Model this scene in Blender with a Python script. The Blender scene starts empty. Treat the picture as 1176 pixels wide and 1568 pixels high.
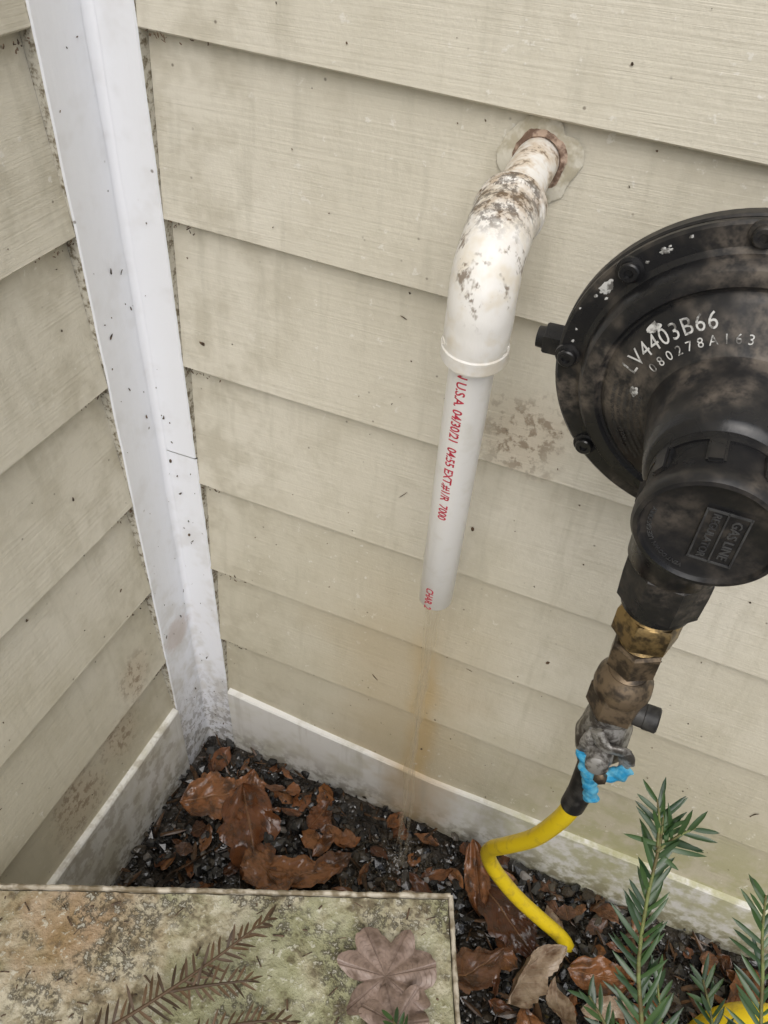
import bpy, bmesh, math, random
import numpy as np
from mathutils import Vector, Matrix, noise as mn
R=random.Random(7)
D=bpy.data; scn=bpy.context.scene
scn.view_settings.view_transform='Standard'; scn.view_settings.look='None'; scn.view_settings.exposure=0
V=Vector
# ---------------------------------------------------------------- node helper
class G:
    def __init__(s,name,rough=0.6,spec=0.4,metal=0.0):
        s.mat=D.materials.new(name); s.mat.use_nodes=True; s.nt=s.mat.node_tree
        s.b=s.nt.nodes['Principled BSDF']; s.b.inputs['Roughness'].default_value=rough
        s.b.inputs['Specular IOR Level'].default_value=spec; s.b.inputs['Metallic'].default_value=metal
        s.tc=s.nt.nodes.new('ShaderNodeTexCoord'); s.P=s.tc.outputs['Object']
    def put(s,inp,v):
        if hasattr(v,'is_output'): s.nt.links.new(v,inp)
        elif isinstance(v,(tuple,list)) and len(v)==3 and inp.type=='RGBA': inp.default_value=(*v,1)
        else: inp.default_value=v
    def map(s,sc=(1,1,1),loc=(0,0,0),rot=(0,0,0),vec=None):
        n=s.nt.nodes.new('ShaderNodeMapping'); s.put(n.inputs['Vector'],vec or s.P)
        n.inputs['Scale'].default_value=sc; n.inputs['Location'].default_value=loc; n.inputs['Rotation'].default_value=rot
        return n.outputs[0]
    def noise(s,scale,detail=3,rough=.55,vec=None,dist=0):
        n=s.nt.nodes.new('ShaderNodeTexNoise'); s.put(n.inputs['Vector'],vec or s.P)
        n.inputs['Scale'].default_value=scale; n.inputs['Detail'].default_value=min(detail,3)
        n.inputs['Roughness'].default_value=rough; n.inputs['Distortion'].default_value=dist
        return n.outputs['Fac']
    def vor(s,scale,vec=None,feature='F1',out='Distance',rnd=1):
        n=s.nt.nodes.new('ShaderNodeTexVoronoi'); n.feature=feature; s.put(n.inputs['Vector'],vec or s.P)
        n.inputs['Scale'].default_value=scale; n.inputs['Randomness'].default_value=rnd
        return n.outputs[out]
    def m(s,op,a,b=0.0,clamp=False):
        n=s.nt.nodes.new('ShaderNodeMath'); n.operation=op; n.use_clamp=clamp
        s.put(n.inputs[0],a); s.put(n.inputs[1],b); return n.outputs[0]
    def mul(s,*a):
        r=a[0]
        for b in a[1:]: r=s.m('MULTIPLY',r,b)
        return r
    def mr(s,v,a,b,c=0,d=1):
        n=s.nt.nodes.new('ShaderNodeMapRange'); n.interpolation_type='SMOOTHSTEP'
        for i,x in enumerate((v,a,b,c,d)): s.put(n.inputs[i],x)
        return n.outputs[0]
    def mix(s,f,a,b,bt='MIX'):
        n=s.nt.nodes.new('ShaderNodeMix'); n.data_type='RGBA'; n.blend_type=bt
        s.put(n.inputs[0],f); s.put(n.inputs[6],a); s.put(n.inputs[7],b); return n.outputs[2]
    def xyz(s):
        n=s.nt.nodes.new('ShaderNodeSeparateXYZ'); s.put(n.inputs[0],s.P); return n.outputs
    def dist(s,p):
        n=s.nt.nodes.new('ShaderNodeVectorMath'); n.operation='DISTANCE'; s.put(n.inputs[0],s.P); n.inputs[1].default_value=p
        return n.outputs['Value']
    def col(s,c): s.put(s.b.inputs['Base Color'],c)
    def rough(s,c): s.put(s.b.inputs['Roughness'],c)
    def bump(s,h,strength=.3,distance=.001):
        n=s.nt.nodes.new('ShaderNodeBump'); n.inputs['Strength'].default_value=strength; n.inputs['Distance'].default_value=distance
        s.put(n.inputs['Height'],h); s.nt.links.new(n.outputs[0],s.b.inputs['Normal'])
    def island(s):
        n=s.nt.nodes.new('ShaderNodeNewGeometry'); return n.outputs['Random Per Island']
    def ramp(s,f,stops):
        n=s.nt.nodes.new('ShaderNodeValToRGB'); s.put(n.inputs[0],f); e=n.color_ramp.elements
        while len(e)<len(stops): e.new(0.5)
        for el,(p,c) in zip(e,stops): el.position=p; el.color=(*c,1)
        return n.outputs[0]

# ---------------------------------------------------------------- materials
def mat_siding():
    g=G('siding_paint',.5,.4); x,y,z=g.xyz()
    n1=g.noise(3.2,3,.6); n2=g.noise(26,4,.7); n3=g.noise(110,3,.7)
    c=g.mix(g.mr(n1,.35,.65),(.715,.675,.575),(.645,.605,.50))
    c=g.mix(g.mul(g.mr(n2,.44,.72),.36),c,(.50,.46,.36))
    streak=g.noise(1,3,.7,g.map((60,60,5)))
    c=g.mix(g.mul(g.mr(streak,.5,.72),.38),c,(.49,.46,.37))
    low=g.mul(g.mr(z,.72,.03),g.mr(n1,.20,.5))
    c=g.mix(g.mul(low,.60),c,(.44,.395,.265))
    alg=g.mul(g.mr(z,.28,.04),g.mr(x,.32,.54),g.mr(n2,.36,.6))
    c=g.mix(g.mul(alg,.65),c,(.34,.34,.14))
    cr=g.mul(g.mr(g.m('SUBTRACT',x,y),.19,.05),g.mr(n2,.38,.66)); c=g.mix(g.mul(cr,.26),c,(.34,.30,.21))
    bk=g.mr(y,-.03,-.02)
    wob=g.mul(g.m('SUBTRACT',g.noise(9,3,.6),.5),.14)
    dx=g.m('ABSOLUTE',g.m('ADD',g.m('SUBTRACT',x,.262),wob))
    st=g.mul(g.mr(dx,.13,.02),g.mr(z,.48,.27),bk)
    c=g.mix(g.mul(st,.58),c,(.45,.36,.22))
    dx2=g.m('ABSOLUTE',g.m('ADD',g.m('SUBTRACT',x,.286),g.mul(wob,.30)))
    core=g.mul(g.mr(dx2,.024,.002),g.mr(z,.40,.22),bk)
    c=g.mix(g.mul(core,.55),c,(.46,.31,.12))
    spots=None; off=g.mul(g.m('SUBTRACT',n2,.5),.05)
    for p,r in (((.335,.004,.595),.050),((0,-.215,.158),.060),((0,-.135,.172),.050),((0,-.10,.235),.035)):
        k=g.mr(g.m('ADD',g.dist(p),off),r,r*.25)
        spots=k if spots is None else g.m('MAXIMUM',spots,k)
    c=g.mix(g.mul(spots,g.mr(n3,.48,.62),.72),c,(.14,.10,.065))
    c=g.mix(g.mul(spots,.30),c,(.42,.31,.20))
    sp=g.mul(g.mr(g.vor(70),.10,.03),g.mr(n2,.50,.57))
    c=g.mix(g.mul(sp,.7),c,(.10,.075,.05))
    sp2=g.mul(g.mr(n3,.64,.70),g.mr(n1,.42,.6)); c=g.mix(g.mul(sp2,.45),c,(.84,.82,.77))
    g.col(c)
    gr=g.noise(1,3,.7,g.map((7,7,380)))
    h=g.m('ADD',g.mul(gr,.8),g.mul(n3,.9)); g.bump(h,.5,.0013)
    g.rough(g.mr(n2,.3,.7,.36,.62)); return g.mat
def mat_trim():
    g=G('white_trim_paint',.38,.5); x,y,z=g.xyz()
    n=g.noise(24,4,.65); n3=g.noise(75,4,.75)
    c=g.mix(g.mr(n,.48,.75),(.87,.88,.91),(.79,.79,.80))
    c=g.mix(g.mul(g.mr(z,.50,.05),g.mr(n,.44,.62),.40),c,(.48,.44,.34))
    c=g.mix(g.mul(g.mr(z,.17,.0),g.mr(n3,.48,.57),.62),c,(.17,.14,.10))
    pk=g.mr(g.m('ADD',g.dist((0,-.028,.225)),g.mul(n3,.02)),.038,.025)
    c=g.mix(g.mul(pk,.55),c,(.52,.41,.34))
    sp=g.mul(g.mr(g.vor(55),.10,.04),g.mr(n,.51,.58))
    c=g.mix(g.mul(sp,.75),c,(.12,.09,.05))
    g.col(c); g.bump(g.m('ADD',g.noise(1,3,.6,g.map((130,130,9))),g.mul(n3,.7)),.30,.0012); return g.mat
def mat_trimside():
    g=G('dirty_caulk',.9,.1); n=g.noise(170,4,.7); g.col(g.mix(g.mr(n,.44,.66),(.56,.53,.45),(.19,.16,.11))); g.bump(n,.6,.0015); return g.mat
def mat_base():
    g=G('baseboard_paint',.45,.4); x,y,z=g.xyz()
    n=g.noise(16,4,.65); n2=g.noise(50,4,.7)
    c=g.mix(g.mr(n,.45,.7),(.79,.78,.74),(.64,.62,.53))
    c=g.mix(g.mul(g.mr(x,.28,.52),g.mr(n2,.34,.60),.72),c,(.43,.42,.20))
    c=g.mix(g.mul(g.mr(z,.045,-.02),g.mr(n2,.42,.60),.7),c,(.19,.155,.10))
    dx=g.m('ABSOLUTE',g.m('ADD',g.m('SUBTRACT',x,.29),g.mul(g.m('SUBTRACT',n,.5),.08)))
    c=g.mix(g.mul(g.mr(dx,.07,.0),g.mr(y,-.05,-.03),.70),c,(.48,.33,.15))
    c=g.mix(g.mul(g.mr(y,-.06,-.08),g.mr(n2,.46,.6),.42),c,(.30,.25,.17))
    vn=g.noise(1,3,.6,g.map((60,60,6))); c=g.mix(g.mul(g.mr(vn,.50,.7),.32),c,(.44,.41,.33))
    g.col(c); g.bump(g.m('ADD',g.noise(1,3,.7,g.map((15,15,300))),n2),.35,.0015); return g.mat
def mat_simple(name,c1,c2,scale,rough=.5,metal=0,spec=.4,lo=.4,hi=.6,bs=.2,bd=.0008,bscale=None):
    g=G(name,rough,spec,metal); n=g.noise(scale,4,.65); g.col(g.mix(g.mr(n,lo,hi),c1,c2)); g.bump(g.noise(bscale or scale*2,3),bs,bd); return g.mat
def mat_pvc():
    g=G('pvc_white',.3,.5); n=g.noise(60,4,.6); x,y,z=g.xyz()
    c=g.mix(g.mr(n,.5,.8),(.87,.86,.84),(.78,.76,.71))
    c=g.mix(g.mul(g.mr(z,.52,.46),.25),c,(.72,.62,.42))
    g.col(c); g.bump(n,.05,.0005); return g.mat
def mat_elbow():
    g=G('weathered_pvc_paint',.45,.45); x,y,z=g.xyz()
    n=g.noise(45,4,.7); n2=g.noise(170,4,.8,g.map((1,1,.5))); n3=g.noise(70,3,.7)
    c=g.mix(g.mr(n,.45,.7),(.86,.84,.80),(.77,.71,.60))
    c=g.mix(g.mul(g.mr(y,-.075,-.04),g.mr(n3,.40,.60),.6),c,(.58,.44,.29))
    k=g.mr(g.m('ADD',g.dist((.312,-.076,.802)),g.mul(g.m('SUBTRACT',n,.5),.05)),.040,.012)
    c=g.mix(g.mul(k,g.mr(n3,.35,.62),.7),c,(.38,.27,.16))
    c=g.mix(g.mul(k,g.mr(n2,.44,.60),.85),c,(.07,.047,.03))
    k4=g.mul(g.mr(z,.742,.762),g.mr(n3,.52,.62),g.mr(n2,.46,.58))
    c=g.mix(g.mul(k4,.8),c,(.16,.105,.06))
    g.col(c); g.bump(g.m('ADD',n2,n3),.25,.0010); return g.mat
def mat_black(name='black_enamel',dust=.5):
    g=G(name,.36,.45); n=g.noise(26,4,.7); n2=g.noise(130,4,.7)
    f=g.mul(g.mr(n,.42,.72),g.mr(n2,.3,.7),dust)
    c=g.mix(f,(.012,.012,.013),(.18,.15,.12))
    g.col(c); g.rough(g.mr(n,.35,.7,.24,.58)); g.bump(n2,.18,.0008); return g.mat
def mat_ground():
    g=G('wet_soil',.3,.5); n=g.noise(45,4,.7)
    g.col(g.mix(g.mr(n,.35,.65),(.010,.008,.006),(.05,.04,.03))); g.bump(n,.8,.008); g.rough(g.mr(n,.3,.7,.06,.4)); return g.mat
def mat_stone():
    g=G('wet_gravel',.12,.7); i=g.island()
    c=g.ramp(i,[(0,(.008,.008,.008)),(.4,(.024,.023,.022)),(.65,(.050,.047,.042)),(.80,(.034,.024,.015)),(.93,(.085,.072,.055)),(.985,(.16,.145,.13)),(1,(.30,.28,.26))])
    g.col(c); g.bump(g.noise(250,3),.4,.001); return g.mat
def mat_leaf(name,stops,rough=.25,vein_c=(.36,.20,.10),dark=(.04,.02,.010)):
    g=G(name,rough,.5); i=g.island(); c=g.ramp(i,stops)
    n=g.noise(55,4,.7); c=g.mix(g.mul(g.mr(n,.42,.66),.8),c,dark)
    uv=g.nt.nodes.new('ShaderNodeSeparateXYZ'); g.nt.links.new(g.tc.outputs['UV'],uv.inputs[0])
    u,v=uv.outputs[0],uv.outputs[1]
    av=g.m('ABSOLUTE',g.m('SUBTRACT',v,.5))
    w=g.m('ABSOLUTE',g.m('SINE',g.mul(g.m('SUBTRACT',u,g.mul(av,.6)),30)))
    vein=g.m('MAXIMUM',g.mr(w,.14,.0),g.mr(av,.03,.01))
    c=g.mix(g.mul(vein,.35),c,vein_c); g.col(c)
    g.bump(g.m('ADD',g.mul(vein,.8),n),.6,.0018); g.rough(g.mr(n,.3,.7,rough*.5,rough*2)); return g.mat
def mat_needle(name,a,b,rough=.4):
    g=G(name,rough,.5); g.col(g.mix(g.island(),a,b)); return g.mat
def mat_lid():
    g=G('mossy_lid',.65,.35); x,y,z=g.xyz()
    n1=g.noise(9,4,.65); n2=g.noise(42,4,.75); n3=g.noise(150,4,.75); n4=g.noise(17,4,.7,g.map(loc=(3,1,2)))
    c=g.mix(g.mr(n2,.38,.62),(.54,.50,.38),(.34,.30,.195))
    c=g.mix(g.mul(g.mr(n1,.44,.58),.60),c,(.22,.24,.11))
    c=g.mix(g.mul(g.mr(g.m('ADD',g.dist((.105,-.330,.25)),g.mul(g.m('SUBTRACT',n4,.5),.16)),.095,.01),.62),c,(.32,.17,.075))
    c=g.mix(g.mul(g.mr(n4,.49,.58),g.mr(n3,.42,.56),.82),c,(.050,.040,.026))
    c=g.mix(g.mul(g.mr(n3,.57,.64),.6),c,(.64,.62,.52))
    c=g.mix(g.mul(g.mr(n2,.55,.66),.65),c,(.09,.065,.04))
    g.col(c); g.bump(g.m('ADD',n2,g.mul(n3,.7)),.9,.004); return g.mat
MS=mat_siding(); MT=mat_trim(); MTS=mat_trimside(); MB=mat_base(); MPVC=mat_pvc(); MEL=mat_elbow()
MBK=mat_black('black_enamel',.45); MBKD=mat_black('black_enamel_dusty',.8); MG=mat_ground(); MST=mat_stone()
MLEAF=mat_leaf('wet_brown_leaf',[(0,(.08,.03,.014)),(.4,(.20,.075,.028)),(.7,(.30,.13,.05)),(1,(.13,.065,.04))],.16)
MPALE=mat_leaf('pale_dead_leaf',[(0,(.32,.23,.15)),(1,(.42,.33,.24))],.4,(.5,.4,.3),(.15,.08,.04))
MGREY=mat_leaf('grey_dead_leaf',[(0,(.23,.165,.13)),(1,(.29,.21,.17))],.45,(.12,.075,.06),(.10,.065,.045))
MND=mat_needle('yew_needles',(.014,.038,.014),(.045,.090,.024),.30); MNB=mat_needle('dead_needles',(.05,.03,.015),(.13,.075,.035),.6)
MTW=mat_simple('twig_bark',(.16,.19,.06),(.10,.08,.03),60,.6)
MLID=mat_lid(); MRIM=mat_simple('lid_edge',(.52,.47,.38),(.20,.16,.10),60,.6,bs=.5)
MBOX=mat_simple('box_side',(.10,.10,.085),(.05,.045,.03),20,.6)
MBR=mat_simple('aged_brass',(.34,.235,.10),(.09,.065,.035),90,.42,.75,lo=.40,hi=.62)
MDB=mat_simple('dark_bronze',(.21,.155,.10),(.06,.047,.035),80,.42,.55,lo=.40,hi=.62,bs=.35)
MZN=mat_simple('zinc_grey',(.34,.33,.31),(.09,.08,.07),110,.45,.4,lo=.4,hi=.6,bs=.4)
MYE=mat_simple('yellow_polyethylene',(.84,.62,.02),(.62,.44,.04),60,.32,bs=.08,lo=.5,hi=.72)
MBS=mat_simple('black_sleeve',(.015,.015,.015),(.05,.048,.045),80,.45)
MBL=mat_simple('blue_paint',(.03,.32,.60),(.14,.48,.68),120,.45,bs=.6,bd=.002,bscale=150)
MRED=mat_simple('red_ink',(.50,.02,.05),(.62,.06,.10),300,.5)
MWT=mat_simple('white_lettering',(.60,.60,.58),(.14,.135,.125),200,.6,lo=.46,hi=.62)
MGY=mat_simple('embossed_black',(.035,.035,.037),(.065,.065,.065),100,.45)
MCK=mat_simple('old_caulk',(.64,.61,.52),(.46,.42,.32),80,.25,bs=.4,bd=.002)
MRU=mat_simple('rusty_hole',(.46,.34,.26),(.16,.10,.07),120,.8,bs=.6,bd=.002)
MDEB=mat_simple('debris_dark',(.045,.03,.018),(.14,.09,.055),200,.7)
MBARK=mat_simple('mulch_bark',(.03,.018,.010),(.10,.055,.028),60,.25)
def mat_water(name,body,milk,gl_f,rough=.1,fres=None,trc=(1,1,1)):
    g=G(name,.05,.5); nt=g.nt
    gl=nt.nodes.new('ShaderNodeBsdfGlossy'); gl.inputs['Roughness'].default_value=rough; gl.inputs[0].default_value=(1,1,1,1)
    t=nt.nodes.new('ShaderNodeBsdfTransparent'); t.inputs[0].default_value=(*trc,1)
    df=nt.nodes.new('ShaderNodeBsdfTranslucent'); df.inputs[0].default_value=(*body,1)
    d2=nt.nodes.new('ShaderNodeBsdfDiffuse'); d2.inputs[0].default_value=(*body,1)
    ma=nt.nodes.new('ShaderNodeMixShader'); ma.inputs[0].default_value=.6; nt.links.new(df.outputs[0],ma.inputs[1]); nt.links.new(d2.outputs[0],ma.inputs[2])
    m0=nt.nodes.new('ShaderNodeMixShader'); m0.inputs[0].default_value=milk
    nt.links.new(t.outputs[0],m0.inputs[1]); nt.links.new(ma.outputs[0],m0.inputs[2])
    m=nt.nodes.new('ShaderNodeMixShader'); m.inputs[0].default_value=gl_f
    if fres:
        lw=nt.nodes.new('ShaderNodeFresnel'); lw.inputs[0].default_value=fres; nt.links.new(lw.outputs[0],m.inputs[0])
    nt.links.new(m0.outputs[0],m.inputs[1]); nt.links.new(gl.outputs[0],m.inputs[2])
    nt.links.new(m.outputs[0],nt.nodes['Material Output'].inputs[0]); return g.mat
MWA=mat_water('falling_water',(.80,.72,.55),.10,.07,.15); MSP=mat_water('splash_water',(.8,.8,.78),.12,.12); MPU=mat_water('puddle_water',(.3,.25,.18),.05,.2,.03,1.45,(.8,.76,.70))

# ---------------------------------------------------------------- object helpers
def empty(name,loc):
    e=D.objects.new(name,None); e.empty_display_size=.05; e.location=loc; scn.collection.objects.link(e); return e
def obj(name,verts,faces,mats,parent=None,smooth=False,fm=None,uvs=None):
    me=D.meshes.new(name); me.from_pydata([tuple(v) for v in verts],[],faces)
    for m in (mats if isinstance(mats,(list,tuple)) else [mats]): me.materials.append(m)
    if fm is not None: me.polygons.foreach_set('material_index',fm)
    if smooth: me.polygons.foreach_set('use_smooth',[True]*len(me.polygons))
    if uvs is not None:
        l=me.uv_layers.new(name='UVMap'); idx=np.zeros(len(me.loops),dtype=np.int32); me.loops.foreach_get('vertex_index',idx)
        l.data.foreach_set('uv',np.array(uvs,dtype=np.float32)[idx].ravel())
    me.update(); o=D.objects.new(name,me); scn.collection.objects.link(o)
    if parent: o.parent=parent; o.matrix_parent_inverse=Matrix.Translation(-parent.location)
    return o
def autosmooth(o,ang=35):
    me=o.data; bm=bmesh.new(); bm.from_mesh(me); a=math.radians(ang)
    bmesh.ops.recalc_face_normals(bm,faces=bm.faces)
    for e in bm.edges:
        if len(e.link_faces)==2 and e.calc_face_angle(0)>a: e.smooth=False
    for f in bm.faces: f.smooth=True
    bm.to_mesh(me); bm.free(); return o
def frame(d):
    d=d.normalized(); u=V((0,0,1)) if abs(d.z)<.9 else V((1,0,0)); e1=(u-d*u.dot(d)).normalized(); return e1,d.cross(e1)
def lathe(name,prof,O,d,mats,parent,segs=64,phase=0,sharp=35,closed=True,wob=0):
    O=V(O); d=V(d).normalized(); e1,e2=frame(d); vs=[];fs=[]
    for s,r in prof:
        for k in range(segs):
            a=2*math.pi*k/segs+phase
            p=O+d*s+(e1*math.cos(a)+e2*math.sin(a))*r
            if wob: p+= (e1*math.cos(a)+e2*math.sin(a))*wob*mn.noise(p*90)
            vs.append(p)
    for i in range(len(prof)-1):
        for k in range(segs):
            k2=(k+1)%segs; fs.append((i*segs+k,i*segs+k2,(i+1)*segs+k2,(i+1)*segs+k))
    if closed:
        fs.append(tuple(range(segs))[::-1]); fs.append(tuple((len(prof)-1)*segs+k for k in range(segs)))
    return autosmooth(obj(name,vs,fs,mats,parent),sharp)
def catmull(pts,n):
    P=[V(p) for p in pts]; P=[P[0]*2-P[1]]+P+[P[-1]*2-P[-2]]; out=[]
    for i in range(1,len(P)-2):
        for k in range(n):
            t=k/n; a,b,c,d=P[i-1:i+3]
            out.append(.5*((2*b)+(c-a)*t+(2*a-5*b+4*c-d)*t*t+(3*b-a-3*c+d)*t**3))
    out.append(P[-2]); return out
def tube_data(pts,rad,segs=24,wob=0,wsc=90,flat=1.0):
    vs=[];fs=[]; n=len(pts); e1=None
    for i,p in enumerate(pts):
        t=(pts[min(i+1,n-1)]-pts[max(i-1,0)]).normalized()
        if e1 is None: e1,_=frame(t)
        e1=(e1-t*e1.dot(t)).normalized(); e2=t.cross(e1); r=rad(i/(n-1)) if callable(rad) else rad
        for k in range(segs):
            a=2*math.pi*k/segs; dr=(e1*math.cos(a)+e2*math.sin(a)*flat); q=p+dr*r
            if wob: q+=dr*wob*mn.noise(q*wsc)
            vs.append(q)
    for i in range(n-1):
        for k in range(segs):
            k2=(k+1)%segs; fs.append((i*segs+k,i*segs+k2,(i+1)*segs+k2,(i+1)*segs+k))
    fs.append(tuple(range(segs))[::-1]); fs.append(tuple((n-1)*segs+k for k in range(segs)))
    return vs,fs
def tube(name,pts,rad,mat,parent,segs=24,wob=0,wsc=90,n=0,flat=1.0,sharp=50):
    P=catmull(pts,n) if n else [V(p) for p in pts]
    v,f=tube_data(P,rad,segs,wob,wsc,flat); return autosmooth(obj(name,v,f,mat,parent),sharp)
def box(name,lo,hi,mat,parent,bev=.002,rot=None):
    bm=bmesh.new(); bmesh.ops.create_cube(bm,size=1); lo=V(lo);hi=V(hi)
    for v in bm.verts: v.co=V(((lo.x+hi.x)/2+v.co.x*(hi.x-lo.x),(lo.y+hi.y)/2+v.co.y*(hi.y-lo.y),(lo.z+hi.z)/2+v.co.z*(hi.z-lo.z)))
    if bev: bmesh.ops.bevel(bm,geom=bm.edges[:],offset=bev,segments=2,affect='EDGES')
    if rot: bmesh.ops.transform(bm,matrix=rot,verts=bm.verts)
    me=D.meshes.new(name); bm.to_mesh(me); bm.free(); me.materials.append(mat); o=D.objects.new(name,me); scn.collection.objects.link(o)
    if parent: o.parent=parent; o.matrix_parent_inverse=Matrix.Translation(-parent.location)
    return o
def text_mesh(body,size,fn,name,mat,parent,spacing=1.0,maxlen=.0012,extr=0,xs=1.0,bold=.012):
    c=D.curves.new('t','FONT'); c.body=body; c.size=size; c.space_character=spacing; c.resolution_u=3; c.align_x='CENTER'; c.align_y='CENTER'; c.extrude=extr
    c.offset=size*bold
    o=D.objects.new('t',c); scn.collection.objects.link(o); dg=bpy.context.evaluated_depsgraph_get(); dg.update()
    me=D.meshes.new_from_object(o.evaluated_get(dg)); D.objects.remove(o)
    bm=bmesh.new(); bm.from_mesh(me); bmesh.ops.triangulate(bm,faces=bm.faces)
    for _ in range(3):
        es=[e for e in bm.edges if e.calc_length()>maxlen]
        if not es: break
        bmesh.ops.subdivide_edges(bm,edges=es,cuts=1); bmesh.ops.triangulate(bm,faces=[f for f in bm.faces if len(f.verts)>3])
    for v in bm.verts: v.co=fn(v.co.x*xs,v.co.y,v.co.z)
    bm.to_mesh(me); bm.free(); me.materials.clear(); me.materials.append(mat); me.name=name
    o=D.objects.new(name,me); scn.collection.objects.link(o)
    if parent: o.parent=parent; o.matrix_parent_inverse=Matrix.Translation(-parent.location)
    return o

# ---------------------------------------------------------------- house corner
house=empty('house',(0,0,0))
ZL=[.03,.203,.320,.440,.572,.701,.8285]
while ZL[-1]<2.7: ZL.append(ZL[-1]+.131)
ZL[0]=.085
def SLF(z): return -(.016+.026*min(max(z,0),.9)/.83)   # courses run slightly out of level
def siding(name,L,start,pt,sf_,zl):
    vs=[];fs=[]; n=int((L-start)/.06)
    for i in range(len(zl)-1):
        z0,z1=zl[i],zl[i+1]; rows=[(.0135,z0),(.0022,z0+.0002),(.0006,z0+.0016),(.0012,z0+.006),(.0065,(z0+z1)/2),(.0118,z1+.001)]
        base=len(vs)
        for j in range(n+1):
            a=start+(L-start)*j/n
            for (d,z) in rows:
                q=V((a*1.7+i*9,z*0,i*3.3)); dz=.0011*mn.noise(q*2.2)+.0004*mn.noise(q*14); dd=.0012*mn.noise(q*3+V((5,0,0)))
                vs.append(pt(a,d+dd*(1 if d<.01 else .2),z+dz+(SLF(z)*(a-start) if sf_ else 0)))
        m=len(rows)
        for j in range(n):
            for k in range(m-1): fs.append((base+j*m+k,base+(j+1)*m+k,base+(j+1)*m+k+1,base+j*m+k+1))
    o=obj(name,vs,fs,MS,house); return autosmooth(o,30)
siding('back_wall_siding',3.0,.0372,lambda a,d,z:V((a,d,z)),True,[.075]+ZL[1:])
ZS=[.03,.203,.320,.440,.571,.700,.833]
while ZS[-1]<2.7: ZS.append(ZS[-1]+.131)
ZS[0]=.085
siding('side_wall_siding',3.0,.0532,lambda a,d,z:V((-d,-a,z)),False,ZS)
box('back_wall_sheathing',(-.1,.016,-.1),(3.0,.1,2.72),MS,house,0)
box('side_wall_sheathing',(-.1,-3.0,-.1),(-.016,.015,2.72),MS,house,0)
def trimboard(name,lo,hi,ax,z0,z1,thick):
    vs=[];fs=[]; n=200
    for j in range(n+1):
        z=z0+(z1-z0)*j/n
        w=.0007*mn.noise(V((z*25,3,ax*5)))+.0005*mn.noise(V((z*90,1,ax)))
        prof=[(lo,0),(hi-.0012+w,0),(hi+w,.0012),(hi+w,thick)]
        for a,d in prof: vs.append(V((a,d,z)) if ax==0 else V((-d,-a,z)))
    for j in range(n):
        for k in range(3): fs.append((j*4+k,(j+1)*4+k,(j+1)*4+k+1,j*4+k+1))
    o=obj(name,vs,fs,[MT,MTS],house,fm=[1 if i%3==2 else 0 for i in range(len(fs))]); return autosmooth(o,40)
trimboard('corner_trim_back_upper',.0,.037,0,.4716,2.7,.016)
trimboard('corner_trim_back_lower',.0,.0380,0,-.03,.4708,.016)
trimboard('corner_trim_side',.0,.053,1,-.03,2.7,.016)
vs=[];fs=[]; K=8
for j in range(140):
    z=-.03+2.73*j/139; rr_=.0055+.0016*mn.noise(V((z*14,0,0)))+.0008*mn.noise(V((z*60,0,4)))
    for k in range(K+1):
        a=math.pi/2*k/K; vs.append(V((rr_-rr_*math.sin(a)*1.0+.0002,-(rr_-rr_*math.cos(a))-.0002,z)))
for j in range(139):
    for k in range(K): q=j*(K+1)+k; fs.append((q,q+1,q+K+2,q+K+1))
obj('corner_caulk',vs,fs,MT,house,True)
def baseb(name,a0,a1,zf,ax):
    vs=[];fs=[];n=110
    for j in range(n+1):
        a=a0+(a1-a0)*j/n; zt=zf(a)
        for d,z in [(.010,zt+.002),(-.002,zt),(-.0035,zt-.002),(-.003,zt-.05),(-.003,-.03)]:
            dz=.0012*mn.noise(V((a*9,ax*4,0))) if z>0 else 0
            vs.append(V((a,d,z+dz)) if ax==0 else V((-d,-a,z+dz)))
    m=5
    for j in range(n):
        for k in range(m-1): fs.append((j*m+k,(j+1)*m+k,(j+1)*m+k+1,j*m+k+1))
    for j in (0,n):
        b=len(vs)
        for d,z in ((.010,-.03),): vs.append(V((a0 if j==0 else a1,d,z)) if ax==0 else V((-d,-(a0 if j==0 else a1),z)))
        fs.append((j*m,j*m+1,j*m+2,j*m+3,j*m+4,b))
    return autosmooth(obj(name,vs,fs,MB,house),30)
baseb('back_baseboard',.040,3.0,lambda a:max(.0835,.104-.075*(a-.04)) ,0); baseb('side_baseboard',.0545,3.0,lambda a:.112,1)
vs=[];fs=[]
def sdepth(z):
    for i in range(len(ZL)-1):
        if ZL[i]<=z<ZL[i+1]: return .0008+.0108*(z-ZL[i])/(ZL[i+1]-ZL[i])
    return 0
def fleck(a,d,z,ax,l,w,ang,th=.0005):
    b=len(vs); ca,sa=math.cos(ang),math.sin(ang); k=R.uniform(-.5,.5)
    pts=[(-l*R.uniform(.6,1),-w*.3),(-l*.3,-w*R.uniform(.4,1.3)),(l*.5,-w*R.uniform(.3,1)),(l,k*w),(l*.4,w*R.uniform(.3,1.2)),(-l*.6,w*R.uniform(.2,1))]
    bend=R.uniform(-.3,.3)/max(l,1e-5)
    for h in (0,th):
        for u,v in pts:
            v+=bend*u*u; uu=u*ca-v*sa; vv=u*sa+v*ca; p=(a+uu,d-.0002-h-abs(u)*.1,z+vv)
            vs.append(V(p) if ax==0 else V((-p[1],-p[0],p[2])))
    n=6; fs.append(tuple(b+n+i for i in range(n)))
    for i in range(n): fs.append((b+i,b+(i+1)%n,b+n+(i+1)%n,b+n+i))
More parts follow.
